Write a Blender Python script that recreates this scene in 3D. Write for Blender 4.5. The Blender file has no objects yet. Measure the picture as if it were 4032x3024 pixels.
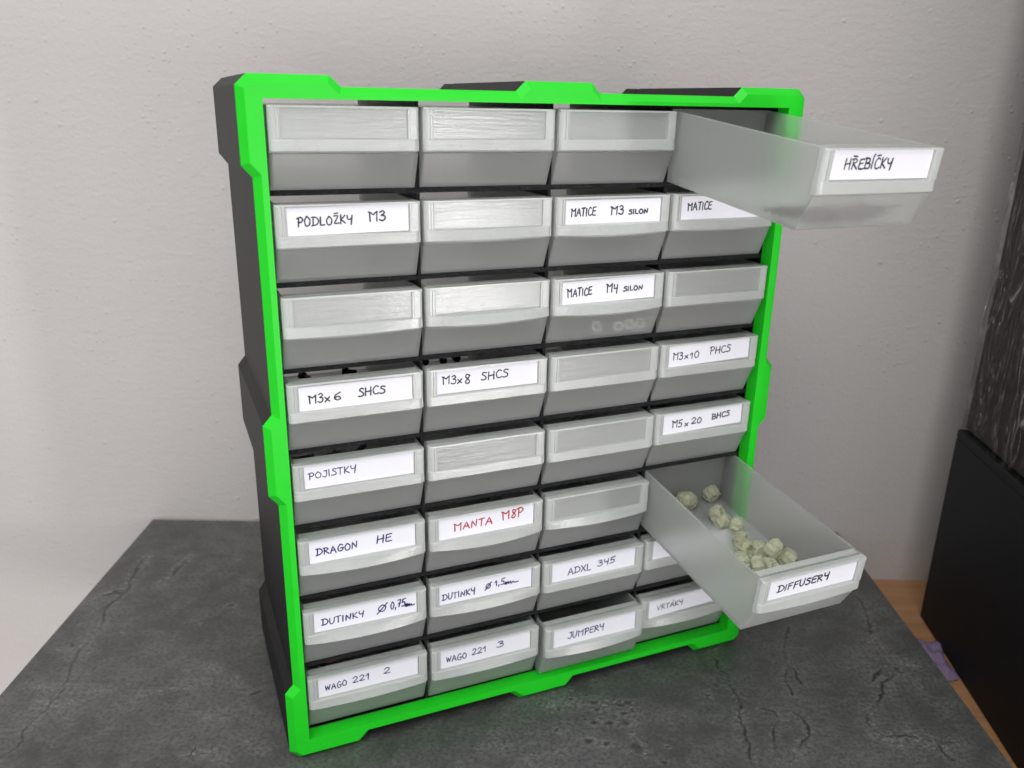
import bpy, bmesh, math, random
import numpy as np
from mathutils import Matrix, Vector
from mathutils.geometry import tessellate_polygon

# ---------------------------------------------------------------- units: drawn in cm, built in metres
S = 0.01
ZT = 0.78                              # height of the grey tabletop (metres)
TOPZ = 25.12                           # cabinet opening top above the tabletop (cm)
CA, SA = 0.92052, 0.39069              # the cabinet is turned 23 degrees against the wall
YAW = math.atan2(SA, CA)
scene = bpy.context.scene
COL = scene.collection


def W(u, v, z):                        # room frame in cm (z from the top of the opening) -> world metres
    return Vector((u*S, v*S, ZT + (z + TOPZ)*S))


def CW(x, y, z):                       # cabinet frame in cm -> world metres
    return W(x*CA - y*SA, x*SA + y*CA, z)


# ---------------------------------------------------------------- camera
cam_d = bpy.data.cameras.new('camera')
cam = bpy.data.objects.new('camera', cam_d)
COL.objects.link(cam)
scene.camera = cam
RX = Vector((0.99981924, 0.00458718, 0.01845101))
RY = Vector((0.01894671, -0.32116445, -0.94683389))
RZ = Vector((0.00158251, 0.94701233, -0.32119331))
m = Matrix((RX, -RY, -RZ)).transposed().to_4x4()
m.translation = W(7.91698, -27.35123, -0.06571)
cam.matrix_world = m
cam_d.sensor_width = 36.0
cam_d.lens = 36.0*3279.0/4032.0
cam_d.clip_start = 0.01
cam_d.clip_end = 50
cam_d.dof.use_dof = True
cam_d.dof.focus_distance = 0.315
cam_d.dof.aperture_fstop = 13.0

# ---------------------------------------------------------------- light of the room
world = bpy.data.worlds.new('World')
scene.world = world
world.use_nodes = True
bg = world.node_tree.nodes['Background']
bg.inputs['Strength'].default_value = 0.95
wt = world.node_tree                    # a plain room: pale ceiling above, walls around, floor brightened to lift the lower drawer panels
wtc = wt.nodes.new('ShaderNodeTexCoord')
wsp = wt.nodes.new('ShaderNodeSeparateXYZ')
wrm = wt.nodes.new('ShaderNodeValToRGB')
wmr = wt.nodes.new('ShaderNodeMapRange')
wmr.inputs['From Min'].default_value = -1.0
wt.links.new(wtc.outputs['Generated'], wsp.inputs[0])
wt.links.new(wsp.outputs['Z'], wmr.inputs['Value'])
wt.links.new(wmr.outputs[0], wrm.inputs['Fac'])
wt.links.new(wrm.outputs['Color'], bg.inputs['Color'])
for el, (pos, c) in zip([wrm.color_ramp.elements[0], wrm.color_ramp.elements[1], wrm.color_ramp.elements.new(0.42), wrm.color_ramp.elements.new(0.6)],
                        [(0.0, (0.44, 0.43, 0.425)), (1.0, (0.80, 0.81, 0.80)), (0.42, (0.40, 0.39, 0.385)), (0.6, (0.44, 0.44, 0.435))]):
    el.position = pos
    el.color = (*c, 1)


def area(name, loc, target, sx, sy, power, col):
    d = bpy.data.lights.new(name, 'AREA')
    d.shape = 'RECTANGLE'
    d.size, d.size_y = sx*S, sy*S
    d.energy = power
    d.color = col
    o = bpy.data.objects.new(name, d)
    COL.objects.link(o)
    o.location = loc
    o.rotation_euler = (target - o.location).to_track_quat('-Z', 'Y').to_euler()
    return o


TG = W(7, 6, -12)
area('window_light', W(93, -93, -34), TG, 8, 54, 6.2, (1.0, 0.98, 0.97))
area('ceiling_light', W(-5, -100, 125), TG, 140, 120, 15.5, (0.97, 1.0, 0.98))
area('front_fill', W(35, -150, -22), TG, 130, 60, 6.8, (0.98, 0.97, 1.0))  # added low soft fill, brightens the downward-tilted lower panels of the drawers

scene.view_settings.view_transform = 'Standard'
scene.view_settings.look = 'None'
scene.view_settings.exposure = 0.0
scene.view_settings.gamma = 1.0
scene.view_settings.use_curve_mapping = False
scene.render.engine = 'CYCLES'
cy = scene.cycles
cy.use_denoising = True
cy.denoiser = 'OPENIMAGEDENOISE'
cy.max_bounces = 20
cy.transmission_bounces = 18
cy.transparent_max_bounces = 16
cy.diffuse_bounces = 5
cy.glossy_bounces = 5
cy.sample_clamp_indirect = 6.0
cy.caustics_refractive = True
cy.caustics_reflective = False


# ---------------------------------------------------------------- materials
class NT:
    def __init__(self, name):
        self.mat = bpy.data.materials.new(name)
        self.mat.use_nodes = True
        self.t = self.mat.node_tree
        for n in list(self.t.nodes):
            self.t.nodes.remove(n)
        self.out = self.n('ShaderNodeOutputMaterial')

    def n(self, kind, **kw):
        node = self.t.nodes.new(kind)
        for k, v in kw.items():
            if hasattr(node, k) and k not in node.inputs:
                setattr(node, k, v)
            else:
                node.inputs[k].default_value = v
        return node

    def l(self, a, b):
        self.t.links.new(a, b)

    def coords(self, scale=(1, 1, 1)):
        tc = self.n('ShaderNodeTexCoord')
        mp = self.n('ShaderNodeMapping')
        mp.inputs['Scale'].default_value = [100*s for s in scale]     # texture units are cm
        self.l(tc.outputs['Object'], mp.inputs['Vector'])
        return mp.outputs['Vector']

    def noise(self, vec, scale, detail=3, rough=0.55, dist=0.0):
        n = self.n('ShaderNodeTexNoise', Scale=scale, Detail=detail, Roughness=rough, Distortion=dist)
        self.l(vec, n.inputs['Vector'])
        return n.outputs['Fac']

    def ramp(self, fac, stops):
        r = self.n('ShaderNodeValToRGB')
        e = r.color_ramp.elements
        while len(e) < len(stops):
            e.new(0.5)
        for el, (p, c) in zip(e, stops):
            el.position = p
            el.color = c if len(c) == 4 else (*c, 1)
        self.l(fac, r.inputs['Fac'])
        return r.outputs['Color']

    def math(self, op, a, b=None, c=None):
        n = self.n('ShaderNodeMath', operation=op)
        for i, x in enumerate((a, b, c)):
            if x is None:
                continue
            if isinstance(x, (int, float)):
                n.inputs[i].default_value = x
            else:
                self.l(x, n.inputs[i])
        return n.outputs[0]

    def mix(self, fac, a, b, blend='MIX'):
        n = self.n('ShaderNodeMix', data_type='RGBA', blend_type=blend)
        for sock, x in ((n.inputs[0], fac), (n.inputs[6], a), (n.inputs[7], b)):
            if isinstance(x, (int, float)):
                sock.default_value = x
            elif isinstance(x, tuple):
                sock.default_value = x if len(x) == 4 else (*x, 1)
            else:
                self.l(x, sock)
        return n.outputs[2]

    def bump(self, height, strength, dist_cm, normal=None):
        b = self.n('ShaderNodeBump', Strength=strength, Distance=dist_cm*S)
        self.l(height, b.inputs['Height'])
        if normal is not None:
            self.l(normal, b.inputs['Normal'])
        return b.outputs['Normal']

    def bsdf(self, **kw):
        p = self.n('ShaderNodeBsdfPrincipled')
        for k, v in kw.items():
            k = k.replace('_', ' ')
            if isinstance(v, (int, float, tuple)):
                if isinstance(v, tuple) and len(v) == 3:
                    v = (*v, 1)
                p.inputs[k].default_value = v
            else:
                self.l(v, p.inputs[k])
        return p

    def mixsh(self, fac, a, b):
        n = self.n('ShaderNodeMixShader')
        if isinstance(fac, (int, float)):
            n.inputs[0].default_value = fac
        else:
            self.l(fac, n.inputs[0])
        self.l(a.outputs[0], n.inputs[1])
        self.l(b.outputs[0], n.inputs[2])
        return n

    def done(self, sh):
        self.l(sh.outputs[0], self.out.inputs['Surface'])
        return self.mat


def mat_wall():
    t = NT('plaster')
    v = t.coords()
    # skewed so that the trowel ridges run diagonally
    rot = t.n('ShaderNodeMapping')
    rot.inputs['Rotation'].default_value = (0, math.radians(-40), 0)
    rot.inputs['Scale'].default_value = (0.8, 1, 1.9)
    t.l(v, rot.inputs['Vector'])
    ridge = t.noise(rot.outputs['Vector'], 1.3, 4, 0.6, 0.6)
    fine = t.noise(v, 5.0, 3, 0.6)
    vo = t.n('ShaderNodeTexVoronoi', Scale=2.3, Randomness=1.0)
    t.l(v, vo.inputs['Vector'])
    dots = t.ramp(vo.outputs['Distance'], [(0.04, (1, 1, 1)), (0.24, (0, 0, 0))])
    area_m = t.ramp(t.noise(v, 0.14, 3, 0.6), [(0.40, (0.16,)*3), (0.62, (1, 1, 1))])
    keep = t.n('ShaderNodeSeparateColor')
    t.l(vo.outputs['Color'], keep.inputs[0])
    few = t.math('GREATER_THAN', keep.outputs[0], 0.3)
    dots = t.math('MULTIPLY', t.math('MULTIPLY', dots, few), area_m)
    vo2 = t.n('ShaderNodeTexVoronoi', Scale=0.8, Randomness=1.0)
    t.l(v, vo2.inputs['Vector'])
    s2 = t.n('ShaderNodeSeparateColor')
    t.l(vo2.outputs['Color'], s2.inputs[0])
    d2 = t.math('MULTIPLY', t.ramp(vo2.outputs['Distance'], [(0.05, (1, 1, 1)), (0.11, (0, 0, 0))]), t.math('GREATER_THAN', s2.outputs[0], 0.5))
    h = t.math('ADD', t.math('MULTIPLY', ridge, 0.19), t.math('ADD', t.math('MULTIPLY', fine, 0.16), t.math('MULTIPLY', t.noise(v, 12, 2), 0.06)))
    h = t.math('ADD', h, t.math('MULTIPLY', dots, 0.21))
    h = t.math('ADD', h, t.math('MULTIPLY', d2, 0.18))
    nrm = t.bump(h, 0.95, 0.15)
    col = t.mix(t.noise(v, 0.06, 3), (0.655, 0.612, 0.602), (0.617, 0.574, 0.558))
    return t.done(t.bsdf(Base_Color=col, Roughness=0.85, Specular_IOR_Level=0.2, Normal=nrm))


def mat_stone():
    t = NT('stone_laminate')
    v = t.coords()
    big = t.noise(v, 0.16, 5, 0.6, 0.4)
    mid = t.noise(v, 0.7, 5, 0.65, 0.5)
    st = t.coords((0.7, 1.3, 1))
    streak = t.noise(st, 0.9, 6, 0.7, 0.3)
    fine = t.noise(v, 5.5, 4, 0.75)
    c = t.ramp(big, [(0.34, (0.062, 0.0615, 0.061)), (0.52, (0.092, 0.092, 0.091)), (0.68, (0.135, 0.1345, 0.132))])
    c = t.mix(t.ramp(mid, [(0.42, (0, 0, 0)), (0.70, (0.7,)*3)]), c, (0.155, 0.153, 0.15))
    c = t.mix(t.ramp(streak, [(0.48, (0, 0, 0)), (0.70, (0.5,)*3)]), c, (0.050, 0.050, 0.050))
    # crumbled pale patches with pits
    patch = t.ramp(t.noise(v, 0.22, 4, 0.65, 0.8), [(0.56, (0, 0, 0)), (0.68, (1, 1, 1))])
    crumb = t.ramp(t.noise(t.coords((0.75, 1.5, 1)), 3.2, 5, 0.7, 1.2), [(0.52, (0, 0, 0)), (0.66, (1, 1, 1))])
    al = t.n('ShaderNodeAttribute', attribute_name='pale')
    pale = t.math('MULTIPLY', t.math('ADD', t.math('MULTIPLY', patch, 0.45), al.outputs['Fac']), t.math('ADD', t.math('MULTIPLY', crumb, 0.75), 0.2))
    c = t.mix(t.math('MULTIPLY', pale, 1.0), c, (0.270, 0.265, 0.255))
    c = t.mix(t.ramp(fine, [(0.38, (0.75,)*3), (0.55, (0, 0, 0))]), c, (0.050, 0.050, 0.050))
    tick = t.ramp(t.noise(t.coords((0.6, 2.0, 1)), 2.6, 4, 0.75, 1.0), [(0.66, (0, 0, 0)), (0.72, (1, 1, 1))])
    c = t.mix(t.math('MULTIPLY', tick, 0.65), c, (0.187, 0.188, 0.191))
    speck = t.ramp(t.noise(t.coords((0.8, 1.6, 1)), 3.7, 3, 0.6, 0.9), [(0.70, (0, 0, 0)), (0.75, (1, 1, 1))])
    c = t.mix(t.math('MULTIPLY', speck, 0.8), c, (0.024, 0.024, 0.026))
    ac = t.n('ShaderNodeAttribute', attribute_name='crack')
    c = t.mix(t.math('MULTIPLY', ac.outputs['Fac'], 0.92), c, (0.018, 0.018, 0.019))
    h = t.math('SUBTRACT', t.math('MULTIPLY', fine, 0.3), ac.outputs['Fac'])
    nrm = t.bump(h, 0.25, 0.02)
    rg = t.math('ADD', t.math('MULTIPLY', mid, 0.22), 0.28)
    return t.done(t.bsdf(Base_Color=c, Roughness=rg, Specular_IOR_Level=0.4, Normal=nrm))


def mat_wood():
    t = NT('oak')
    g = t.noise(t.coords((0.06, 1.2, 1)), 1.6, 5, 0.6, 0.7)
    c = t.ramp(g, [(0.25, (0.30, 0.15, 0.07)), (0.55, (0.42, 0.215, 0.10)), (0.8, (0.48, 0.26, 0.13))])
    kn = t.ramp(t.noise(t.coords(), 0.5, 2), [(0.66, (0, 0, 0)), (0.75, (1, 1, 1))])
    c = t.mix(t.math('MULTIPLY', kn, 0.4), c, (0.2, 0.085, 0.035))
    return t.done(t.bsdf(Base_Color=c, Roughness=0.5))


def mat_green():
    t = NT('green_plastic')
    v = t.coords((1, 1, 1))
    lay = t.noise(t.coords((1.2, 30, 1.2)), 0.9, 2)
    gr = t.noise(v, 14, 2)
    h = t.math('ADD', lay, t.math('MULTIPLY', gr, 0.6))
    c = t.mix(t.noise(v, 1.1, 3), (0.015, 0.70, 0.019), (0.023, 0.78, 0.027))
    p = t.bsdf(Base_Color=c, Roughness=t.math('ADD', t.math('MULTIPLY', t.noise(v, 2.2, 4, 0.7), 0.3), 0.26), Specular_IOR_Level=0.35, Normal=t.bump(h, 0.18, 0.02))
    tr = t.n('ShaderNodeBsdfTranslucent')
    tr.inputs['Color'].default_value = (0.02, 0.80, 0.03, 1)
    return t.done(t.mixsh(0.12, p, tr))


def mat_black(name, base, rough, spec=0.4, layers=True):
    t = NT(name)
    v = t.coords()
    lay = t.noise(t.coords((0.4, 9, 0.4)), 1.5, 3, 0.6)
    h = t.math('ADD', t.math('MULTIPLY', lay, 0.8 if layers else 0.1), t.math('MULTIPLY', t.noise(v, 10, 3), 0.4))
    c = t.mix(t.noise(v, 0.5, 3), tuple(base), tuple(b*1.2 for b in base))
    return t.done(t.bsdf(Base_Color=c, Roughness=rough, Specular_IOR_Level=spec, Normal=t.bump(h, 0.3, 0.03)))


def mat_ragged_black():
    t = NT('printed_black_edges')
    v = t.coords((1, 1, 1.4))
    h = t.noise(v, 6.5, 4, 0.7, 1.0)
    return t.done(t.bsdf(Base_Color=(0.003, 0.003, 0.005), Roughness=0.28, Specular_IOR_Level=0.45, Normal=t.bump(h, 1.0, 0.12)))


def mat_tray():
    t = NT('frosted_clear_plastic')
    lay = t.noise(t.coords((0.5, 0.5, 12)), 1.0, 3, 0.6)
    blot = t.noise(t.coords(), 0.8, 3, 0.6)
    oi = t.n('ShaderNodeObjectInfo')
    off = t.n('ShaderNodeVectorMath', operation='SCALE')
    off.inputs[0].default_value = (31, 17, 53)
    t.l(oi.outputs['Random'], off.inputs['Scale'])
    sh = t.n('ShaderNodeVectorMath', operation='ADD')
    t.l(t.coords(), sh.inputs[0])
    t.l(off.outputs[0], sh.inputs[1])
    nrm = t.bump(lay, 0.15, 0.010)
    p = t.bsdf(Base_Color=(0.985, 0.993, 0.985), Roughness=t.math('ADD', t.math('MULTIPLY', blot, 0.04), 0.285), IOR=1.26,
               Transmission_Weight=0.832, Specular_IOR_Level=0.5, Normal=nrm)
    tr = t.n('ShaderNodeBsdfTranslucent')
    tr.inputs['Color'].default_value = (0.95, 0.965, 0.95, 1)
    fac = t.math('ADD', t.math('MULTIPLY', lay, 0.06), 0.06)
    return t.done(t.mixsh(fac, p, tr))


def mat_front(name, trans, milk, cr):
    t = NT(name)
    oi = t.n('ShaderNodeObjectInfo')
    sh = t.n('ShaderNodeVectorMath', operation='ADD')
    t.l(t.coords((1, 1, 1)), sh.inputs[0])
    off = t.n('ShaderNodeVectorMath', operation='SCALE')
    off.inputs[0].default_value = (37, 11, 23)
    t.l(oi.outputs['Random'], off.inputs['Scale'])
    t.l(off.outputs[0], sh.inputs[1])

    def mapped(sc):
        mp = t.n('ShaderNodeMapping')
        mp.inputs['Scale'].default_value = sc
        t.l(sh.outputs[0], mp.inputs['Vector'])
        return mp.outputs['Vector']
    lines = t.noise(mapped((0.7, 1.0, 13)), 1.0, 3, 0.6, 0.1)
    sparkle = t.noise(mapped((4.0, 3.0, 12)), 1.3, 3, 0.7)
    h = t.math('ADD', lines, t.math('MULTIPLY', sparkle, 0.6))
    nrm = t.bump(h, 0.75, 0.016)
    soft0 = t.bump(t.math('ADD', lines, t.math('MULTIPLY', sparkle, 0.5)), 0.6, 0.02)
    # criss-cross scuffs of the print head on the lower lip
    sx = t.n('ShaderNodeSeparateXYZ')
    t.l(t.coords(), sx.inputs[0])
    wob = t.math('MULTIPLY', t.noise(mapped((1, 1, 1)), 1.6, 3), 3.2)
    da = t.math('FRACT', t.math('MULTIPLY', t.math('ADD', t.math('ADD', sx.outputs['X'], sx.outputs['Z']), wob), 1.25))
    db = t.math('FRACT', t.math('MULTIPLY', t.math('ADD', t.math('SUBTRACT', sx.outputs['X'], sx.outputs['Z']), wob), 0.95))
    lip = t.math('LESS_THAN', sx.outputs['Z'], 1.58)
    cross = t.math('MAXIMUM', t.math('LESS_THAN', da, 0.07), t.math('LESS_THAN', db, 0.06))
    cross = t.math('MULTIPLY', t.math('MULTIPLY', cross, lip), t.ramp(t.noise(mapped((1, 1, 1)), 0.9, 2), [(0.42, (0, 0, 0)), (0.55, (1, 1, 1))]))
    soft = t.bump(cross, 0.9, 0.04, soft0)
    p = t.bsdf(Base_Color=(0.965, 0.98, 0.965), Roughness=0.32, IOR=1.40, Transmission_Weight=trans, Specular_IOR_Level=0.4, Normal=soft,
               Coat_Weight=1.0, Coat_Roughness=t.math('ADD', t.math('MULTIPLY', sparkle, 0.2), cr - 0.09), Coat_IOR=1.5, Coat_Normal=nrm)
    tr = t.n('ShaderNodeBsdfTranslucent')
    tr.inputs['Color'].default_value = (0.93, 0.945, 0.93, 1)
    fac = t.math('ADD', t.math('MULTIPLY', lines, 0.12), milk)
    return t.done(t.mixsh(fac, p, tr))


def mat_paper():
    t = NT('label_paper')
    c = t.mix(t.noise(t.coords(), 3, 3), (0.87, 0.86, 0.92), (0.84, 0.83, 0.90))
    return t.done(t.bsdf(Base_Color=c, Roughness=0.7, Specular_IOR_Level=0.15))


def mat_ink(name, c):
    t = NT(name)
    n = t.noise(t.coords(), 9, 3)
    col = t.mix(t.ramp(n, [(0.55, (0, 0, 0)), (0.85, (0.35,)*3)]), c, tuple(min(1, x*2.2 + 0.03) for x in c))
    return t.done(t.bsdf(Base_Color=col, Roughness=0.5))


def mat_simple(name, c, rough=0.5, metal=0.0, trans=0.0, ior=1.45, bumpy=0.0):
    t = NT(name)
    v = t.coords()
    n = t.noise(v, 4, 3)
    col = t.mix(n, tuple(x*0.85 for x in c), tuple(min(1, x*1.12) for x in c))
    kw = dict(Base_Color=col, Roughness=rough, Metallic=metal, Transmission_Weight=trans, IOR=ior)
    if bumpy:
        kw['Normal'] = t.bump(t.noise(v, 6, 3), bumpy, 0.05)
    return t.done(t.bsdf(**kw))


def mat_film():
    t = NT('cling_film')
    v = t.coords((1.6, 1.6, 0.22))
    h = t.noise(v, 0.75, 3, 0.5, 1.4)
    nrm = t.bump(h, 1.0, 1.6)
    g = t.n('ShaderNodeBsdfGlossy', Roughness=0.07)
    g.inputs['Color'].default_value = (0.85, 0.87, 0.86, 1)
    t.l(nrm, g.inputs['Normal'])
    tp = t.n('ShaderNodeBsdfTransparent')
    tp.inputs['Color'].default_value = (0.93, 0.93, 0.93, 1)
    fr = t.n('ShaderNodeFresnel', IOR=1.5)
    t.l(nrm, fr.inputs['Normal'])
    fac = t.math('ADD', t.math('MULTIPLY', fr.outputs[0], 0.22), t.ramp(t.math('ABSOLUTE', t.math('SUBTRACT', h, 0.53)), [(0.0, (0.5,)*3), (0.010, (0.10,)*3), (0.035, (0.0,)*3)]))
    return t.done(t.mixsh(fac, tp, g))


M = dict(
    wall=mat_wall(), stone=mat_stone(), wood=mat_wood(), green=mat_green(),
    body=mat_black('black_plastic', (0.0035, 0.0035, 0.004), 0.5, 0.22), ragged=mat_ragged_black(),
    tray=mat_tray(), front=mat_front('milky_clear_plastic', 0.53, 0.14, 0.16), thin=mat_front('thin_clear_plastic', 0.76, 0.08, 0.12), paper=mat_paper(),
    ink=mat_ink('black_ink', (0.012, 0.016, 0.035)), blue=mat_ink('blue_ink', (0.013, 0.009, 0.14)), red=mat_ink('red_ink', (0.42, 0.012, 0.022)),
    steel=mat_simple('blackened_steel', (0.03, 0.03, 0.033), 0.35, 0.6),
    nail=mat_simple('rusty_nails', (0.085, 0.034, 0.028), 0.55, 0.3),
    diffuser=mat_simple('pale_yellow_clear_plastic', (0.95, 0.965, 0.72), 0.12, 0, 0.68, 1.3, 0.35),
    nylon=mat_simple('white_nylon', (0.75, 0.74, 0.70), 0.4),
    rust=mat_simple('dark_red_plastic', (0.16, 0.035, 0.03), 0.4),
    lever=mat_simple('orange_red_lever', (0.55, 0.06, 0.02), 0.35),
    fuse=mat_simple('grey_glass_fuse', (0.10, 0.10, 0.105), 0.3),
    tower=mat_black('matte_black_board', (0.010, 0.010, 0.012), 0.55, 0.25, False),
    brownbox=mat_simple('dark_brown_board', (0.016, 0.008, 0.007), 0.4),
    film=mat_film(),
    purple=mat_simple('purple_film', (0.52, 0.42, 0.62), 0.25, 0, 0.6, 1.12, 0.8),
)


# ---------------------------------------------------------------- building helpers
def link(name, me, mat, parent=None):
    if mat is not None and not me.materials:
        me.materials.append(mat)
    o = bpy.data.objects.new(name, me)
    COL.objects.link(o)
    if parent is not None:
        o.parent = parent
    return o


def mesh_from(name, verts, faces, smooth=False):           # verts in cm
    me = bpy.data.meshes.new(name)
    me.from_pydata([tuple(c*S for c in v) for v in verts], [], faces)
    me.validate()
    bm = bmesh.new()
    bm.from_mesh(me)
    bmesh.ops.recalc_face_normals(bm, faces=bm.faces)
    bm.to_mesh(me)
    bm.free()
    if smooth:
        me.polygons.foreach_set('use_smooth', [True]*len(me.polygons))
    return me


def bevel_mesh(me, off_cm, seg=1, ang=32):
    bm = bmesh.new()
    bm.from_mesh(me)
    bmesh.ops.remove_doubles(bm, verts=bm.verts, dist=1e-6)
    es = [e for e in bm.edges if len(e.link_faces) == 2 and e.calc_face_angle(0) > math.radians(ang)]
    bmesh.ops.bevel(bm, geom=es, offset=off_cm*S, segments=seg, affect='EDGES', clamp_overlap=True)
    bm.to_mesh(me)
    bm.free()
    return me


def box_vf(V, F, x0, x1, y0, y1, z0, z1):
    b = len(V)
    V += [(x0, y0, z0), (x1, y0, z0), (x1, y1, z0), (x0, y1, z0), (x0, y0, z1), (x1, y0, z1), (x1, y1, z1), (x0, y1, z1)]
    F += [tuple(b + i for i in f) for f in ((0, 3, 2, 1), (4, 5, 6, 7), (0, 1, 5, 4), (1, 2, 6, 5), (2, 3, 7, 6), (3, 0, 4, 7))]


def thing(name, label, cat, loc, rot=(0, 0, 0), group=None):
    o = bpy.data.objects.new(name, None)
    o.empty_display_size = 0.01
    COL.objects.link(o)
    o.location = loc
    o.rotation_euler = rot
    return tag(o, label, cat, group)


def tag(o, label, cat, group=None, kind=None):
    o['label'] = label
    o['category'] = cat
    if group:
        o['group'] = group
    if kind:
        o['kind'] = kind
    return o


# ---------------------------------------------------------------- the setting
V, F = [], []
box_vf(V, F, -170, 190, 19.25, 29, -95, 150)
wall = link('wall', mesh_from('wall', V, F), M['wall'])
wall.location = W(0, 0, 0)
tag(wall, 'bumpy off-white plastered wall behind the table', 'wall', kind='structure')

V, F = [], []
box_vf(V, F, -12, 90, -35, 19.24, -31.2, -28.57)
desk = link('wooden_desk', bevel_mesh(mesh_from('wooden_desk', V, F), 0.1), M['wood'])
desk.location = W(0, 0, 0)
tag(desk, 'orange brown wooden desk under the grey board and the black cabinet', 'desk')

# grey stone-patterned board: cracks, pale patches and pits are laid out on its own surface (room cm)
CRACKS = [[(-12.24, 6.68), (-12.25, 5.95), (-12.13, 5.05), (-11.98, 4.44), (-11.8, 3.79), (-11.65, 3.27), (-11.72, 2.59), (-11.83, 1.88), (-11.89, 1.13), (-11.87, 0.44), (-11.79, -0.33), (-11.93, -0.8), (-12.22, -1.35)], [(-12.78, 14.35), (-12.77, 13.42), (-12.67, 12.53), (-12.65, 11.84), (-12.34, 11.34), (-12.43, 10.52), (-12.78, 9.71), (-13.02, 9.09)], [(-12.84, 9.56), (-12.4, 8.51), (-12.16, 7.65), (-12.08, 7.3)], [(-12.34, 11.34), (-12.77, 11.08), (-12.95, 10.66), (-13.53, 10.16)], [(-10.3, 14.82), (-10.34, 13.87), (-10.47, 12.96), (-10.46, 12.43)], [(-13.11, 6.52), (-12.25, 5.95)], [(-3.35, 2.99), (-2.98, 3.28)], [(-4.67, -0.62), (-4.55, -0.19)], [(26.61, 12.07), (26.84, 11.55), (26.83, 10.67), (26.71, 9.95), (26.32, 8.59), (26.09, 7.43), (25.96, 6.57), (25.87, 5.97), (25.11, 5.04), (24.87, 4.7)], [(25.94, 6.15), (26.27, 5.87), (26.45, 5.42)], [(26.02, 5.29), (25.34, 4.72), (25.02, 3.85), (24.32, 3.11), (23.69, 2.4), (23.5, 2.01), (23.68, 1.54), (23.97, 1.27), (24.75, 1.24), (25.67, 1.08), (26.23, 0.87), (26.94, 0.98)], [(25.94, 0.95), (26.03, 0.33), (26.12, -0.01), (26.39, -0.5)], [(22.24, 8.86), (21.92, 8.06), (21.53, 7.17), (21.49, 6.56), (21.42, 5.85), (20.99, 5.15), (20.78, 4.59), (20.9, 4.16), (20.84, 3.63)], [(21.42, 5.85), (21.58, 5.17), (21.58, 4.5)], [(20.52, 2.51), (20.84, 2.03), (20.92, 1.65), (20.83, 1.19), (20.41, 0.72), (19.91, 0.18), (19.43, -0.34)], [(19.25, 2.87), (19.75, 2.69), (19.92, 2.1), (19.37, 1.61), (19.18, 0.96), (19.06, 0.34), (19.07, -0.27)], [(18.29, 7.38), (17.78, 6.43), (17.98, 5.66), (18.24, 5.04), (18.19, 4.2), (18.38, 3.39), (18.06, 2.28), (18.08, 1.35), (17.92, 0.45), (17.95, -0.22)]]
LIGHTS = [[(-13.46, 3.57), (-12.28, 3.37), (-11.09, 3.28), (-9.85, 3.09)], [(-8.1, 2.91), (-7.57, 3.1), (-6.54, 3.58), (-5.59, 3.96)], [(-5.57, 4.81), (-4.9, 4.22), (-3.98, 3.54)], [(-10.3, 14.82), (-10.47, 12.96), (-10.7, 11.73)], [(-12.66, 14.54), (-12.67, 12.53), (-12.5, 11.5), (-13.53, 10.16)], [(-13.16, 6.12), (-12.51, 6.14), (-11.92, 5.76)], [(-12.22, 2.41), (-10.99, 2.34)], [(-4.81, 1.54), (-4.12, 1.66)], [(-4.7, -0.53), (-3.3, -0.58)], [(-2.56, -0.1), (-1.9, -0.18)], [(26.71, 9.95), (26.51, 8.46), (26.3, 6.46), (27.23, 6.01)], [(23.5, 1.91), (23.93, 1.17), (25.61, 0.94), (25.98, 1.04)], [(10.04, 2.61), (11.95, 2.88), (13.47, 2.92), (13.35, 0.33)], [(16.89, 3.64), (17.05, 3.64)]]
PITS = [(12.94, 2.91, 0.23), (13.33, 3.03, 0.2), (11.88, 2.99, 0.17), (11.91, 2.44, 0.14), (11.76, 1.65, 0.17), (12.42, 1.61, 0.18), (13.16, 1.68, 0.2), (13.34, 0.29, 0.29), (11.38, 0.58, 0.22), (12.23, 0.5, 0.19), (11.34, 1.9, 0.09), (10.2, 1.14, 0.14), (10.9, 3.08, 0.11), (11.54, 3.43, 0.09), (13.01, 2.26, 0.15), (10.19, 2.51, 0.1), (16.89, 3.64, 0.17), (14.68, 0.46, 0.12), (14.34, -0.49, 0.14), (7.91, 1.44, 0.06), (12.03, 4.62, 0.08), (10.95, 3.88, 0.07), (9.48, 2.82, 0.07), (13.42, 2.48, 0.13), (26.54, 9.13, 0.24), (26.37, 5.76, 0.18), (-12.66, 10.83, 0.19), (-10.52, 13.32, 0.17), (-13.26, 7.98, 0.1), (-6.41, 9.84, 0.16), (-6.46, 3.59, 0.08)]


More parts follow.
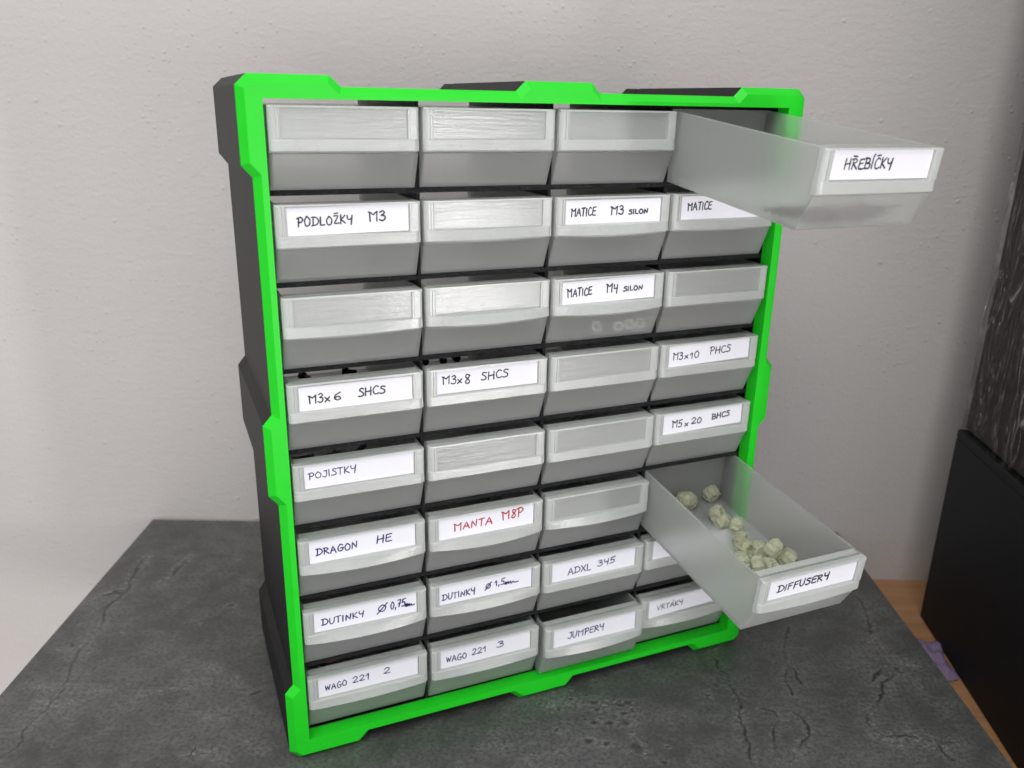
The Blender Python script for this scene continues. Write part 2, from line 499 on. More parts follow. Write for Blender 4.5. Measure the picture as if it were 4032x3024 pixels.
def board_mesh():
    us = np.concatenate([np.arange(-14.2, 28.44, 0.065), [28.44]])
    vs = np.concatenate([np.arange(-26, -2.2, 0.7), np.arange(-2.2, 18.95, 0.065), [18.95]])
    U, Vv = np.meshgrid(us, vs)
    nu, nv = len(us), len(vs)
    rng = np.random.default_rng(4)

    def wob(scale, amp):                                    # smooth value noise for ragged edges
        g = rng.normal(size=(int(60*scale) + 4, int(60*scale) + 4))
        fu, fv = (U + 15)*scale, (Vv + 27)*scale
        iu, iv = np.floor(fu).astype(int), np.floor(fv).astype(int)
        a, b = fu - iu, fv - iv
        a, b = a*a*(3 - 2*a), b*b*(3 - 2*b)
        return amp*((g[iv, iu]*(1-a) + g[iv, iu+1]*a)*(1-b) + (g[iv+1, iu]*(1-a) + g[iv+1, iu+1]*a)*b)
    PU = U + wob(1.6, 0.07) + wob(5, 0.04)
    PV = Vv + wob(1.6, 0.07) + wob(5, 0.04)
    along = wob(1.1, 0.5) + 0.75
    crack = np.zeros_like(U)
    pale = np.zeros_like(U)

    def seg(p, q, reach):
        sel = (U > min(p[0], q[0]) - reach) & (U < max(p[0], q[0]) + reach) & (Vv > min(p[1], q[1]) - reach) & (Vv < max(p[1], q[1]) + reach)
        dx, dy = q[0]-p[0], q[1]-p[1]
        L = dx*dx + dy*dy + 1e-9
        t = np.clip(((PU[sel]-p[0])*dx + (PV[sel]-p[1])*dy)/L, 0, 1)
        return sel, np.hypot(PU[sel]-p[0]-t*dx, PV[sel]-p[1]-t*dy)
    for line in CRACKS:
        for p, q in zip(line[:-1], line[1:]):
            sel, d = seg(p, q, 1.0)
            w = 0.034 + 0.026*np.clip(along[sel], 0, 2)
            crack[sel] = np.maximum(crack[sel], np.clip(1.25 - d/w, 0, 1)*np.clip(along[sel], 0.25, 1))
            pale[sel] = np.maximum(pale[sel], 0.62*np.clip(1 - d/0.6, 0, 1))
    for line in LIGHTS:
        for p, q in zip(line[:-1], line[1:]):
            sel, d = seg(p, q, 1.6)
            pale[sel] = np.maximum(pale[sel], np.clip(1 - d/0.75, 0, 1)**1.3)
    for a, b, r in PITS:
        d = np.hypot((PU - a)/1.5, PV - b)
        crack = np.maximum(crack, 0.7*np.clip((r*0.75 - d)/(r*0.3), 0, 1))
        pale = np.maximum(pale, 0.9*np.clip(1 - np.abs(d - r)/(r*0.9), 0, 1))
    n = nu*nv
    co = np.zeros((n, 3), np.float32)
    co[:, 0], co[:, 1] = U.ravel()*S, Vv.ravel()*S
    idx = np.arange(n).reshape(nv, nu)
    quads = np.stack([idx[:-1, :-1], idx[:-1, 1:], idx[1:, 1:], idx[1:, :-1]], -1).reshape(-1, 4)
    # the thickness of the board below its patterned face
    loop = np.concatenate([idx[0, :], idx[1:, -1], idx[-1, -2::-1], idx[-2:0:-1, 0]])
    low = co[loop].copy()
    low[:, 2] = -3.43*S
    k = len(loop)
    li = n + np.arange(k)
    sides = np.stack([np.roll(loop, -1), loop, li, np.roll(li, -1)], -1)
    co = np.concatenate([co, low])
    me = bpy.data.meshes.new('stone_board')
    faces = quads.tolist() + sides.tolist() + [li[::-1].tolist()]
    me.from_pydata(co.tolist(), [], faces)
    for nm, arr in (('crack', crack), ('pale', pale)):
        at = me.attributes.new(nm, 'FLOAT', 'POINT')
        at.data.foreach_set('value', np.concatenate([arr.ravel(), np.zeros(k)]).astype(np.float32))
    return me


board = link('tabletop', board_mesh(), M['stone'])
board.location = W(0, 0, -TOPZ)
tag(board, 'dark grey cracked stone-look board under the drawer cabinet', 'tabletop')

# ---------------------------------------------------------------- black tower on the right and what stands on it
ta = math.radians(-5.0)
TROOT = W(32.5, 15.25, -28.57)


def tower_box(name, x0, x1, y0, y1, z0, z1, mat, parent=None, bev=0.06):
    V, F = [], []
    box_vf(V, F, x0, x1, y0, y1, z0, z1)
    return link(name, bevel_mesh(mesh_from(name, V, F), bev), mat, parent)


tw = thing('black_cabinet', 'matte black cabinet standing on the wooden desk right of the grey board', 'cabinet', TROOT, (0, 0, ta))
tower_box('side_panel', 0, 34, -24, 0, 0, 11.45, M['tower'], tw)
tower_box('top_board', 0.0, 34.0, -24.0, 0.0, 11.455, 11.95, M['tower'], tw, 0.05)
wb = thing('wrapped_box', 'tall dark box wrapped in crinkled clear film standing on the black cabinet', 'box', TROOT + Vector((0, 0, 11.96*S)), (0, 0, ta))
tower_box('box', 0.17, 33, -23.4, -0.2, 0, 40, M['brownbox'], wb, 0.3)


def film_mesh():
    rnd = random.Random(5)
    path = [(33.3, -0.05), (20, -0.02), (8, -0.1), (2.5, -0.02), (0.6, -0.03), (0.08, -0.12), (0.06, -1.0)]
    path += [(0.07 + 0.04*rnd.uniform(-1, 1), -1.2 - 0.55*i) for i in range(1, 40)]
    path += [(0.5, -23.5), (1.2, -23.7), (33.3, -23.7)]
    V, F = [], []
    rows = 70
    ph = [rnd.uniform(0, 6.28) for _ in path]
    for r in range(rows + 1):
        z = 40.4*r/rows
        for i, (x, y) in enumerate(path):
            a = 0.16*math.sin(z*0.45 + ph[i]) + 0.10*math.sin(z*1.3 + ph[i]*2.3 + y*0.7) + 0.06*math.sin(z*2.9 + y*2.1)
            k = 1.0 if 3 < i < len(path) - 3 else 0.3
            V.append((x + k*a*0.2, y + (a if i < 5 else 0)*0.5, z))
    n = len(path)
    for r in range(rows):
        for i in range(n - 1):
            F.append((r*n + i, r*n + i + 1, (r+1)*n + i + 1, (r+1)*n + i))
    return mesh_from('plastic_wrap', V, F, True)


link('plastic_wrap', film_mesh(), M['film'], wb)


def crumple(name, pts_u, seed, h):
    rnd = random.Random(seed)
    V, F = [], []
    nx, ny = 14, 22
    for j in range(ny + 1):
        for i in range(nx + 1):
            a, b = i/nx, j/ny
            edge = min(a, 1-a, b, 1-b)*4
            z = 0.05 + h*min(1, edge)*(0.55 + 0.45*math.sin(a*7 + b*5 + seed)*math.cos(b*11 - a*3)) + 0.06*rnd.random()
            V.append((a*1.5 - 0.75 + 0.1*math.sin(b*9), b*3.4 - 1.7 + 0.1*math.sin(a*8), z))
    for j in range(ny):
        for i in range(nx):
            k = j*(nx+1) + i
            F.append((k, k+1, k+nx+2, k+nx+1))
    n = len(V)
    V += [(x, y, 0.02) for x, y, z in V]
    F += [tuple(n + q for q in reversed(f)) for f in F[:nx*ny]]
    rim = list(range(nx+1)) + [(j+1)*(nx+1) - 1 for j in range(1, ny+1)] + [ny*(nx+1) + i for i in range(nx-1, -1, -1)] + [j*(nx+1) for j in range(ny-1, 0, -1)]
    for a, b in zip(rim, rim[1:] + rim[:1]):
        F.append((a, n + a, n + b, b))
    return mesh_from(name, V, F, True)


pb = link('plastic_bag', crumple('plastic_bag', None, 3, 0.5), M['purple'])
pb.location = W(31.3, 11.0, -28.56)
pb.rotation_euler = (0, 0, math.radians(-8))
tag(pb, 'crumpled purple tinted plastic bag lying on the wooden desk beside the grey board', 'bag')

# ---------------------------------------------------------------- the drawer cabinet (cabinet cm; z from the top of the opening)
FRONT = [(-.82, .27), (-.46, .61), (2.05, .61), (2.42, .27), (8.42, .27), (8.77, .61), (11.36, .61), (11.70, .27),
         (17.5, .27), (17.85, .61), (20.6, .61), (20.95, .27), (20.95, -2.1), (20.62, -2.47), (20.62, -10.5), (20.96, -10.88),
         (20.96, -13.35), (20.62, -13.72), (20.62, -21.65), (20.96, -22.0), (20.96, -24.75), (20.6, -25.12), (18.35, -25.12), (17.95, -24.72),
         (11.75, -24.72), (11.38, -25.12), (9.15, -25.12), (8.68, -24.72), (2.38, -24.72), (2.0, -25.12), (-.45, -25.12), (-.82, -24.75),
         (-.82, -22.0), (-.5, -21.64), (-.5, -13.9), (-.82, -13.5), (-.82, -10.82), (-.5, -10.46), (-.5, -2.48), (-.82, -2.11)]
BACK = [list(p) for p in FRONT]
for i, z in ((39, -2.25), (38, -2.68), (37, -10.8), (36, -11.2), (35, -13.75), (34, -15.3), (33, -22.1), (32, -22.6)):
    BACK[i][1] = z
for i, z in ((12, -2.25), (13, -2.68), (14, -10.8), (15, -11.2), (16, -13.75), (17, -15.3), (18, -22.1), (19, -22.6)):
    BACK[i][1] = z
YF, YC, YB, DEP = -0.65, -0.38, -0.37, 8.55


def inset(poly, d):
    n = len(poly)
    out = []
    for i in range(n):
        p0, p1, p2 = (Vector(poly[(i+k) % n]) for k in (-1, 0, 1))
        a, b = (p1 - p0).normalized(), (p2 - p1).normalized()
        na, nb = Vector((a.y, -a.x)), Vector((b.y, -b.x))           # the outline runs clockwise: right of travel is inside
        k = (na + nb)
        k = k/max(0.3, k.dot(na))
        out.append(tuple(p1 + k*d))
    return out


def rect(x0, x1, z0, z1):
    return [(x0, z1), (x1, z1), (x1, z0), (x0, z0)]


class Rings:
    def __init__(self):
        self.V, self.F = [], []

    def add(self, loop, y):
        b = len(self.V)
        self.V += [(p[0], y, p[1]) for p in loop]
        return list(range(b, b + len(loop)))

    def skin(self, a, b):
        n = len(a)
        for i in range(n):
            self.F.append((a[i], a[(i+1) % n], b[(i+1) % n], b[i]))

    def cap(self, outer, inner=None):
        loops = [[Vector((self.V[i][0], self.V[i][2], 0)) for i in outer]]
        ids = list(outer)
        if inner:
            loops.append([Vector((self.V[i][0], self.V[i][2], 0)) for i in reversed(inner)])
            ids += list(reversed(inner))
        for t in tessellate_polygon(loops):
            self.F.append(tuple(ids[i] for i in t))


CABLOC = W(0, 0, 0)
CABBASE = W(0, 0, -TOPZ)
cab = thing('drawer_cabinet', 'black drawer cabinet with bright green front frame and rows of clear drawers', 'drawer cabinet', CABBASE, (0, 0, YAW))


def raise_z(V):
    return [(x, y, z + TOPZ) for x, y, z in V]


# green frame
r = Rings()
inF = rect(-0.05, 20.01, -24.22, -0.11)
inB = rect(-0.20, 20.14, -24.34, 0.03)
a = r.add(inset(FRONT, 0.25), YF)
b = r.add(FRONT, YC)
c = r.add(FRONT, YB)
i0, i1 = r.add(inF, YF), r.add(inF, 0.0)
o0, o1 = r.add(inB, YB), r.add(inB, 0.0)
r.cap(a, i0)
r.skin(a, b)
r.skin(b, c)
r.cap(c, o0)
r.skin(o0, o1)
r.skin(i0, i1)
for k in range(4):
    r.F.append((o1[k], o1[(k+1) % 4], i1[(k+1) % 4], i1[k]))
link('front_frame', bevel_mesh(mesh_from('front_frame', raise_z(r.V), r.F), 0.022, 2, 25), M['green'], cab)

# black shell behind it
r = Rings()
inS = rect(-0.205, 20.145, -24.345, 0.035)
inO = rect(-0.045, 20.005, -24.215, -0.02)
c = r.add([(x, z) for x, z in FRONT], YB + 0.004)
d = r.add([(FRONT[i][0] + (BACK[i][0]-FRONT[i][0])*.84, FRONT[i][1] + (BACK[i][1]-FRONT[i][1])*.84) for i in range(len(FRONT))], 7.2)
s0, s1 = r.add(inS, YB + 0.004), r.add(inS, 0.005)
n0, n1 = r.add(inO, 0.005), r.add(inO, 7.2)
r.cap(c, s0)
r.skin(c, d)
r.skin(s0, s1)
for k in range(4):
    r.F.append((s1[k], s1[(k+1) % 4], n0[(k+1) % 4], n0[k]))
r.skin(n0, n1)
r.cap(d, n1)
link('shell', bevel_mesh(mesh_from('shell', raise_z(r.V), r.F), 0.02, 1, 25), M['body'], cab)
# rear rim, slightly stepped
r = Rings()
B2 = inset([tuple(p) for p in BACK], 0.05)
B3 = inset([tuple(p) for p in BACK], 0.09)
d = r.add(B2, 7.205)
e = r.add(inset([tuple(p) for p in BACK], 0.015), 7.35)
f_ = r.add([tuple(p) for p in BACK], DEP - 0.15)
g = r.add(B3, DEP)
n1, n2 = r.add(inO, 7.205), r.add(inO, DEP)
r.cap(d, n1)
r.skin(d, e)
r.skin(e, f_)
r.skin(f_, g)
r.skin(n1, n2)
r.cap(g, n2)
link('rear_rim', mesh_from('rear_rim', raise_z(r.V), r.F), M['body'], cab)
def ZS(k):                             # height of the k-th shelf
    return 0.05 - 3.027*k


# the lattice of thin walls between the drawers
V, F = [], []
for k in range(1, 8):
    box_vf(V, F, -0.065, 20.015, 0.012, DEP - 0.02, ZS(k) - 0.13, ZS(k) + 0.045)
for j in range(1, 4):
    for k in range(8):
        top = ZS(k) - 0.135 if k else -0.025
        box_vf(V, F, 5*j - 0.055, 5*j + 0.055, 0.0, DEP - 0.03, ZS(k+1) + 0.05 if k < 7 else -24.21, top)
link('divider_grid', mesh_from('divider_grid', raise_z(V), F), M['ragged'], cab)

# ---------------------------------------------------------------- drawers
DW, DH, DL = 4.83, 2.63, 8.2


def tray_mesh():
    po = [(DL, DH), (DL, 0), (0, 0), (-.50, 1.17), (-.365, 1.19), (-.365, DH)]
    pi = [(DL-.1, DH), (DL-.1, .1), (.06, .1), (-.385, 1.165), (-.26, 1.2), (-.26, DH)]
    V, F = [], []
    n = len(po)
    for x, p in ((0, po), (DW, po), (.1, pi), (DW-.1, pi)):
        V += [(x, y, z) for y, z in p]
    oL, oR, iL, iR = 0, n, 2*n, 3*n
    F.append(tuple(oL + i for i in range(n)))
    F.append(tuple(oR + n - 1 - i for i in range(n)))
    F.append(tuple(iL + n - 1 - i for i in range(n)))
    F.append(tuple(iR + i for i in range(n)))
    for i in range(n - 1):
        F.append((oL+i, oR+i, oR+i+1, oL+i+1))
        F.append((iL+i, iL+i+1, iR+i+1, iR+i))
    e = n - 1
    F += [(oL, iL, iR, oR), (oR, iR, iR+e, oR+e), (oR+e, iR+e, iL+e, oL+e), (oL+e, iL+e, iL, oL)]
    return bevel_mesh(mesh_from('tray', V, F), 0.018, 1, 30)


def front_mesh(bow):
    # cross-sections along the width, joined into one closed body
    cols = []
    rx0, rx1 = 0.36, 4.46

    def prof(x, rec, dy):
        s = max(0.0, 1 - ((x - DW/2)/(DW/2 - 0.18))**2)
        bb = bow*s
        sd = 0.0 if 0.12 < x < DW - 0.10 else (0.03 if 0.05 < x < DW - 0.05 else 0.10)
        yl = -.665 - bb + sd
        yr = (-.53 if rec else -.65 + dy)
        return [(-.372, 1.205), (-.60 - bb*1.0 + sd, 1.205 - 0.03*s*(bow > 0)), (yl - 0.02, 1.26), (-.66 - bb*0.45 + sd, 1.585), (-.64 + sd*0.5, 1.615), (yr, 1.63),
                (yr, 2.545), (-.645 + sd*0.3, 2.565), (-.64 + sd, DH), (-.372, DH)]
    xs = [(0.0, 0, 0.10), (0.06, 0, 0.04), (0.14, 0, 0), (0.17, 0, 0), (0.18, 0, 0.045), (0.225, 0, 0.045), (0.235, 0, 0), (0.27, 0, 0), (0.28, 0, 0.05), (0.325, 0, 0.05), (0.335, 0, 0.01), (rx0 - .005, 0, 0.01), (rx0, 1, 0)]
    xs += [(rx0 + (rx1-rx0)*i/16, 1, 0) for i in range(1, 16)]
    xs += [(rx1, 1, 0), (rx1 + .005, 0, 0.02), (4.52, 0, 0.02), (4.53, 0, 0), (4.66, 0, 0), (4.74, 0, 0.0), (4.80, 0, 0.03), (DW, 0, 0.08)]
    V, F = [], []
    n = 10
    for x, rec, dy in xs:
        V += [(x, y, z) for y, z in prof(x, rec, dy)]
    for c_ in range(len(xs) - 1):
        for i in range(n):
            j = (i+1) % n
            F.append((c_*n + i, (c_+1)*n + i, (c_+1)*n + j, c_*n + j))
    F.append(tuple(range(n)))
    F.append(tuple(reversed(range((len(xs)-1)*n, len(xs)*n))))
    box_vf(V, F, .104, DW - .104, -.257, .02, DH - .13, DH)          # flat top of the hollow front
    me = bevel_mesh(mesh_from('front_panel', V, F), 0.012, 1, 40)
    me.materials.append(M['front'])
    me.materials.append(M['thin'])                          # the label pocket is printed thinner
    for p in me.polygons:
        c = p.center/S
        if rx0 < c.x < rx1 and 1.66 < c.z < 2.53:
            p.material_index = 1
    return me


TRAY = tray_mesh()
FRONTS = {b_: front_mesh(b_) for b_ in (0.0, 0.1, 0.2, 0.3)}

# ---------------------------------------------------------------- handwriting: strokes on a unit height, joined into ribbons of ink
def C_(*p):
    return (1, list(p))


def L_(*p):
    return (0, list(p))


GL = {
    'A': (.62, [L_((0, 0), (.30, 1), (.58, -.02)), L_((.10, .34), (.50, .36))]),
    'B': (.55, [L_((.06, 1), (.04, 0)), C_((-.02, .98), (.40, .92), (.38, .6), (.08, .52), (.50, .42), (.46, .06), (-.02, .02))]),
    'C': (.52, [C_((.50, .88), (.28, 1.0), (.04, .6), (.10, .1), (.34, 0), (.52, .12))]),
    'D': (.62, [L_((.12, .95), (.08, 0)), C_((-.04, .96), (.36, .94), (.62, .55), (.44, .12), (-.04, 0))]),
    'E': (.50, [C_((.48, .98), (.10, .92), (.06, .55), (.05, .05), (.48, .02)), L_((.06, .52), (.40, .55))]),
    'F': (.48, [L_((.06, .95), (.04, 0)), L_((.04, .95), (.46, 1.0)), L_((.06, .52), (.36, .55))]),
    'G': (.60, [C_((.50, .88), (.28, 1.0), (.03, .5), (.18, 0), (.50, .08), (.54, .44)), L_((.30, .42), (.62, .46))]),
    'H': (.58, [L_((.06, 1), (.02, 0)), L_((.52, 1), (.50, -.02)), L_((.02, .48), (.54, .54))]),
    'I': (.20, [L_((.08, .98), (.06, 0))]),
    'J': (.42, [C_((.36, 1), (.38, .4), (.26, -.02), (-.02, .12)), L_((.16, .98), (.40, 1.0))]),
    'K': (.52, [L_((.06, 1), (.04, 0)), L_((.46, .95), (.08, .45), (.50, .0))]),
    'L': (.46, [L_((.06, 1), (.04, .02), (.44, .04))]),
    'M': (.72, [L_((.10, 0), (.08, .96)), C_((-.02, .98), (.12, .92), (.34, .70), (.50, .84), (.66, 1.0)), L_((.64, 1.0), (.62, 0))]),
    'N': (.62, [L_((.04, 0), (.08, .95), (.48, .05), (.54, 1))]),
    'O': (.62, [C_((.30, 1), (.04, .6), (.14, .04), (.46, .06), (.56, .6), (.30, .98), (.20, .94))]),
    'P': (.52, [L_((.12, .96), (.08, -.05)), C_((-.06, .92), (.30, 1.02), (.50, .76), (.34, .48), (.08, .46))]),
    'R': (.56, [L_((.10, .96), (.06, 0)), C_((-.04, .94), (.30, 1.0), (.46, .74), (.10, .50)), L_((.14, .50), (.54, 0))]),
    'S': (.48, [C_((.46, .92), (.20, 1.0), (.08, .76), (.38, .48), (.42, .14), (.18, 0), (-.02, .06))]),
    'T': (.52, [L_((-.02, .97), (.52, 1.0)), L_((.26, .98), (.22, 0))]),
    'U': (.56, [C_((.04, 1), (.04, .3), (.22, 0), (.46, .25), (.50, 1))]),
    'V': (.52, [L_((0, 1), (.20, 0), (.50, 1))]),
    'W': (.66, [L_((0, .9), (.10, 0), (.28, .85), (.42, .02), (.62, 1))]),
    'X': (.56, [L_((.02, 1), (.52, 0)), L_((.52, 1), (.0, 0))]),
    'x': (.50, [L_((.06, .52), (.42, .04)), L_((.44, .55), (.04, 0))]),
    'Y': (.54, [C_((.02, 1), (.06, .62), (.26, .5), (.46, .66)), L_((.50, 1), (.40, -.12))]),
    'Z': (.52, [L_((.02, .95), (.46, .98), (.04, .04), (.50, .06))]),
    '0': (.52, [C_((.26, 1), (.04, .6), (.12, .02), (.38, .06), (.48, .6), (.26, 1))]),
    '1': (.36, [L_((.0, .62), (.24, 1), (.22, 0))]),
    '2': (.50, [C_((.04, .78), (.20, 1.0), (.42, .82), (.30, .42), (.02, .06)), L_((.02, .06), (.20, .0), (.48, .06))]),
    '3': (.46, [C_((.04, .90), (.26, 1.02), (.40, .80), (.16, .56)), C_((.16, .56), (.42, .46), (.38, .08), (.16, -.02), (-.02, .10))]),
    '4': (.50, [L_((.06, 1), (.04, .48), (.46, .50)), L_((.44, .95), (.36, -.12))]),
    '5': (.48, [L_((.10, .96), (.06, .56)), C_((.06, .56), (.38, .56), (.38, .08), (-.02, .02)), L_((.08, .96), (.50, 1.06))]),
    '6': (.48, [C_((.44, .96), (.12, .66), (.06, .2), (.26, .0), (.44, .22), (.26, .46), (.08, .26))]),
    '7': (.48, [L_((.02, .94), (.44, .98), (.16, 0)), L_((.10, .48), (.40, .50))]),
    '8': (.48, [C_((.40, .86), (.18, 1.0), (.10, .74), (.38, .30), (.26, .0), (.06, .18), (.36, .72), (.40, .88))]),
    ',': (.22, [L_((.10, .08), (.02, -.22))]),
    'Ø': (.80, [C_((.36, .96), (.06, .56), (.18, .06), (.52, .14), (.62, .66), (.36, .96)), L_((-.06, -.22), (.76, 1.14))]),
    '~': (1.9, [C_((0, .08), (.12, .52), (.20, .06), (.40, .50), (.50, .06), (.74, .44), (.86, .06), (1.12, .34), (1.3, .10), (1.8, .18))]),
    ' ': (.45, []),
}
GL['Č'] = (.52, GL['C'][1] + [L_((.12, 1.22), (.44, 1.26))])
GL['Ř'] = (.56, GL['R'][1] + [L_((.02, 1.26), (.40, 1.24))])
GL['Ž'] = (.52, GL['Z'][1] + [L_((.10, 1.24), (.42, 1.28))])
GL['Í'] = (.22, GL['I'][1] + [L_((.10, 1.14), (.20, 1.42))])
GL['Á'] = (.62, GL['A'][1] + [L_((.42, 1.12), (.48, 1.40))])


def smooth(pts, n=6):
    out = []
    for i in range(len(pts) - 1):
        p0 = pts[max(i-1, 0)]
        p1, p2 = pts[i], pts[i+1]
        p3 = pts[min(i+2, len(pts)-1)]
        for k in range(n):
            t = k/n
            out.append(tuple(0.5*((2*p1[d]) + (-p0[d]+p2[d])*t + (2*p0[d]-5*p1[d]+4*p2[d]-p3[d])*t*t + (-p0[d]+3*p1[d]-3*p2[d]+p3[d])*t**3) for d in (0, 1)))
    out.append(pts[-1])
    return out


def write(texts, seed, wid, ink_black=True):
    """texts: (string, x0, x1, baseline z at x0, height, rise); paper cm, origin at the paper's lower left"""
    rnd = random.Random(seed)
    V, F = [], []
    lay = [0]

    def ribbon(pts, w):
        lay[0] += 1
        y = -0.0125 - 0.0006*lay[0]
        n = len(pts)
        nor = []
        for i in range(n):
            a, b = pts[max(i-1, 0)], pts[min(i+1, n-1)]
            dx, dz = b[0]-a[0], b[1]-a[1]
            l_ = math.hypot(dx, dz) or 1e-6
            nor.append((-dz/l_, dx/l_))
        b0 = len(V)
        for i in range(n):
            ww = w*(1 + 0.16*math.sin(i*0.9 + lay[0])*rnd.random())
            for s in (-1, 1):
                V.append((pts[i][0] + s*ww/2*nor[i][0], y, pts[i][1] + s*ww/2*nor[i][1]))
        for i in range(n-1):
            F.append((b0+2*i, b0+2*i+2, b0+2*i+3, b0+2*i+1))
        for e, sg in ((0, -1), (n-1, 1)):
            c0 = len(V)
            a0 = math.atan2(nor[e][1], nor[e][0])
            V.append((pts[e][0], y - 0.0002, pts[e][1]))
            for k in range(7):
                ang = a0 - sg*math.pi*k/6
                V.append((pts[e][0] + w/2*math.cos(ang), y - 0.0002, pts[e][1] + w/2*math.sin(ang)))
            for k in range(6):
                F.append((c0, c0+1+k, c0+2+k))
    for string, x0, x1, z0, hgt, rise in texts:
        tot = sum(GL[ch][0] + 0.13 for ch in string) - 0.13
        sx = (x1 - x0)/tot
        x = 0.0
        for ch in string:
            adv, strokes = GL[ch]
            hh = hgt*rnd.uniform(0.92, 1.06)
            dz = rnd.uniform(-0.025, 0.025)*hgt*2
            sl = rnd.uniform(-0.02, 0.05)
            for sm, pts in strokes:
                q = [(px + rnd.uniform(-.015, .015), pz + rnd.uniform(-.02, .02)) for px, pz in pts]
                if sm:
                    q = smooth(q, 6)
                else:
                    q = [tuple(q[i][d] + (q[i+1][d]-q[i][d])*k/3 for d in (0, 1)) for i in range(len(q)-1) for k in range(3)] + [q[-1]]
                qq = [(x0 + (x + px)*sx + sl*pz*hh, z0 + rise*(x + px)*sx + dz + pz*hh) for px, pz in q]
                ribbon(qq, (1.0 if ink_black else 1.12)*wid*rnd.uniform(0.9, 1.1))
            x += adv + 0.13
    me = bpy.data.meshes.new('writing')
    me.from_pydata([tuple(c*S for c in v) for v in V], [], F)
    return me


PW, PH = 4.04, 0.90
# column, row -> strokes on the paper, ink, stroke width, paper offset (x, z, tilt)
T = {
    (0, 1): ([('PODLOŽKY', .33, 2.12, .30, .29, .02), ('M3', 2.68, 3.24, .38, .33, 0)], 'ink', .050, (0, -.04, .012)),
    (2, 1): ([('MATICE', .22, 1.24, .31, .29, .02), ('M3', 1.88, 2.42, .34, .32, 0), ('SILON', 2.66, 3.50, .33, .17, .02)], 'ink', .050, (0, -.05, .0)),
    (3, 1): ([('MATICE', .30, 1.42, .36, .30, .02)], 'ink', .050, (0, -.03, .0)),
    (2, 2): ([('MATICE', .22, 1.26, .33, .29, .01), ('M4', 1.90, 2.40, .34, .32, 0), ('SILON', 2.66, 3.52, .34, .18, .02)], 'ink', .050, (0, -.07, .02)),
    (0, 3): ([('M3', .33, .83, .28, .30, 0), ('x', .88, 1.08, .28, .30, 0), ('6', 1.20, 1.46, .30, .30, 0), ('SHCS', 2.08, 3.04, .34, .29, .02)], 'ink', .050, (0, -.06, .0)),
    (1, 3): ([('M3', .20, .74, .36, .31, .02), ('x', .78, .98, .34, .30, 0), ('8', 1.07, 1.32, .30, .38, 0), ('SHCS', 1.74, 2.82, .36, .30, .02)], 'ink', .050, (0, 0, .0)),
    (3, 3): ([('M3', .22, .70, .30, .30, .0), ('x', .78, .98, .29, .26, 0), ('10', 1.06, 1.50, .29, .28, 0), ('PHCS', 2.05, 3.08, .34, .30, .02)], 'ink', .046, (0, -.04, .02)),
    (3, 4): ([('M5', .46, .96, .27, .31, .02), ('x', 1.08, 1.28, .24, .26, 0), ('20', 1.44, 1.96, .30, .27, 0), ('BHCS', 2.50, 3.40, .36, .25, .05)], 'ink', .050, (0, -.04, .02)),
    (0, 4): ([('POJISTKY', .16, 1.86, .37, .25, .03)], 'blue', .034, (0, 0, .0)),
    (0, 5): ([('DRAGON', .26, 1.80, .30, .27, .02), ('HE', 2.54, 3.12, .36, .30, .03)], 'blue', .044, (0, -.03, .0)),
    (1, 5): ([('MANTA', .62, 2.24, .30, .30, .03), ('M8P', 2.66, 3.58, .40, .36, .05)], 'red', .046, (0, -.03, .0)),
    (0, 6): ([('DUTINKY', .30, 1.92, .25, .26, .02), ('Ø', 2.48, 2.88, .32, .34, 0), ('0,75', 2.98, 3.58, .36, .33, .02), ('~', 3.58, 3.98, .30, .30, 0)], 'blue', .042, (0, 0, -.005)),
    (1, 6): ([('DUTINKY', .12, 1.52, .20, .27, .02), ('Ø', 1.98, 2.26, .32, .24, 0), ('1,5', 2.40, 2.82, .36, .26, .02), ('~', 2.84, 3.48, .32, .28, 0)], 'blue', .040, (0, 0, .0)),
    (2, 6): ([('ADXL', .76, 1.86, .22, .32, .02), ('345', 2.20, 3.04, .32, .26, .06)], 'blue', .040, (0, -.02, .0)),
    (3, 6): ([('M', .50, .92, .44, .30, 0)], 'ink', .046, (0, -.02, .0)),
    (0, 7): ([('WAGO', .28, 1.12, .27, .26, .03), ('221', 1.36, 2.04, .32, .28, .02), ('2', 2.62, 2.90, .40, .28, 0)], 'blue', .036, (0, 0, .0)),
    (1, 7): ([('WAGO', .26, 1.14, .24, .28, .03), ('221', 1.38, 2.02, .34, .27, .02), ('3', 2.52, 2.82, .40, .27, 0)], 'blue', .038, (0, 0, .0)),
    (2, 7): ([('JUMPERY', .70, 2.46, .28, .30, .04)], 'blue', .040, (0, -.03, .0)),
    (3, 7): ([('VRTÁKY', .48, 1.86, .30, .26, .01)], 'ink', .036, (0, -.03, .03)),
    (3, 0): ([('HŘEBÍČKY', .52, 2.40, .32, .32, .0)], 'ink', .050, (.02, .02, .0)),
    (3, 5): ([('DIFFUSERY', .42, 2.76, .27, .29, .035)], 'ink', .058, (.02, .0, .0)),
}
BOW = {(2, 1): .3, (2, 2): .3, (1, 2): .3, (0, 5): .2, (1, 5): .3, (0, 6): .2, (1, 6): .2, (2, 5): .2, (0, 7): .1, (1, 7): .1, (2, 7): .2, (3, 1): .1, (3, 7): .2, (1, 1): .1, (0, 2): .1, (3, 5): .1}
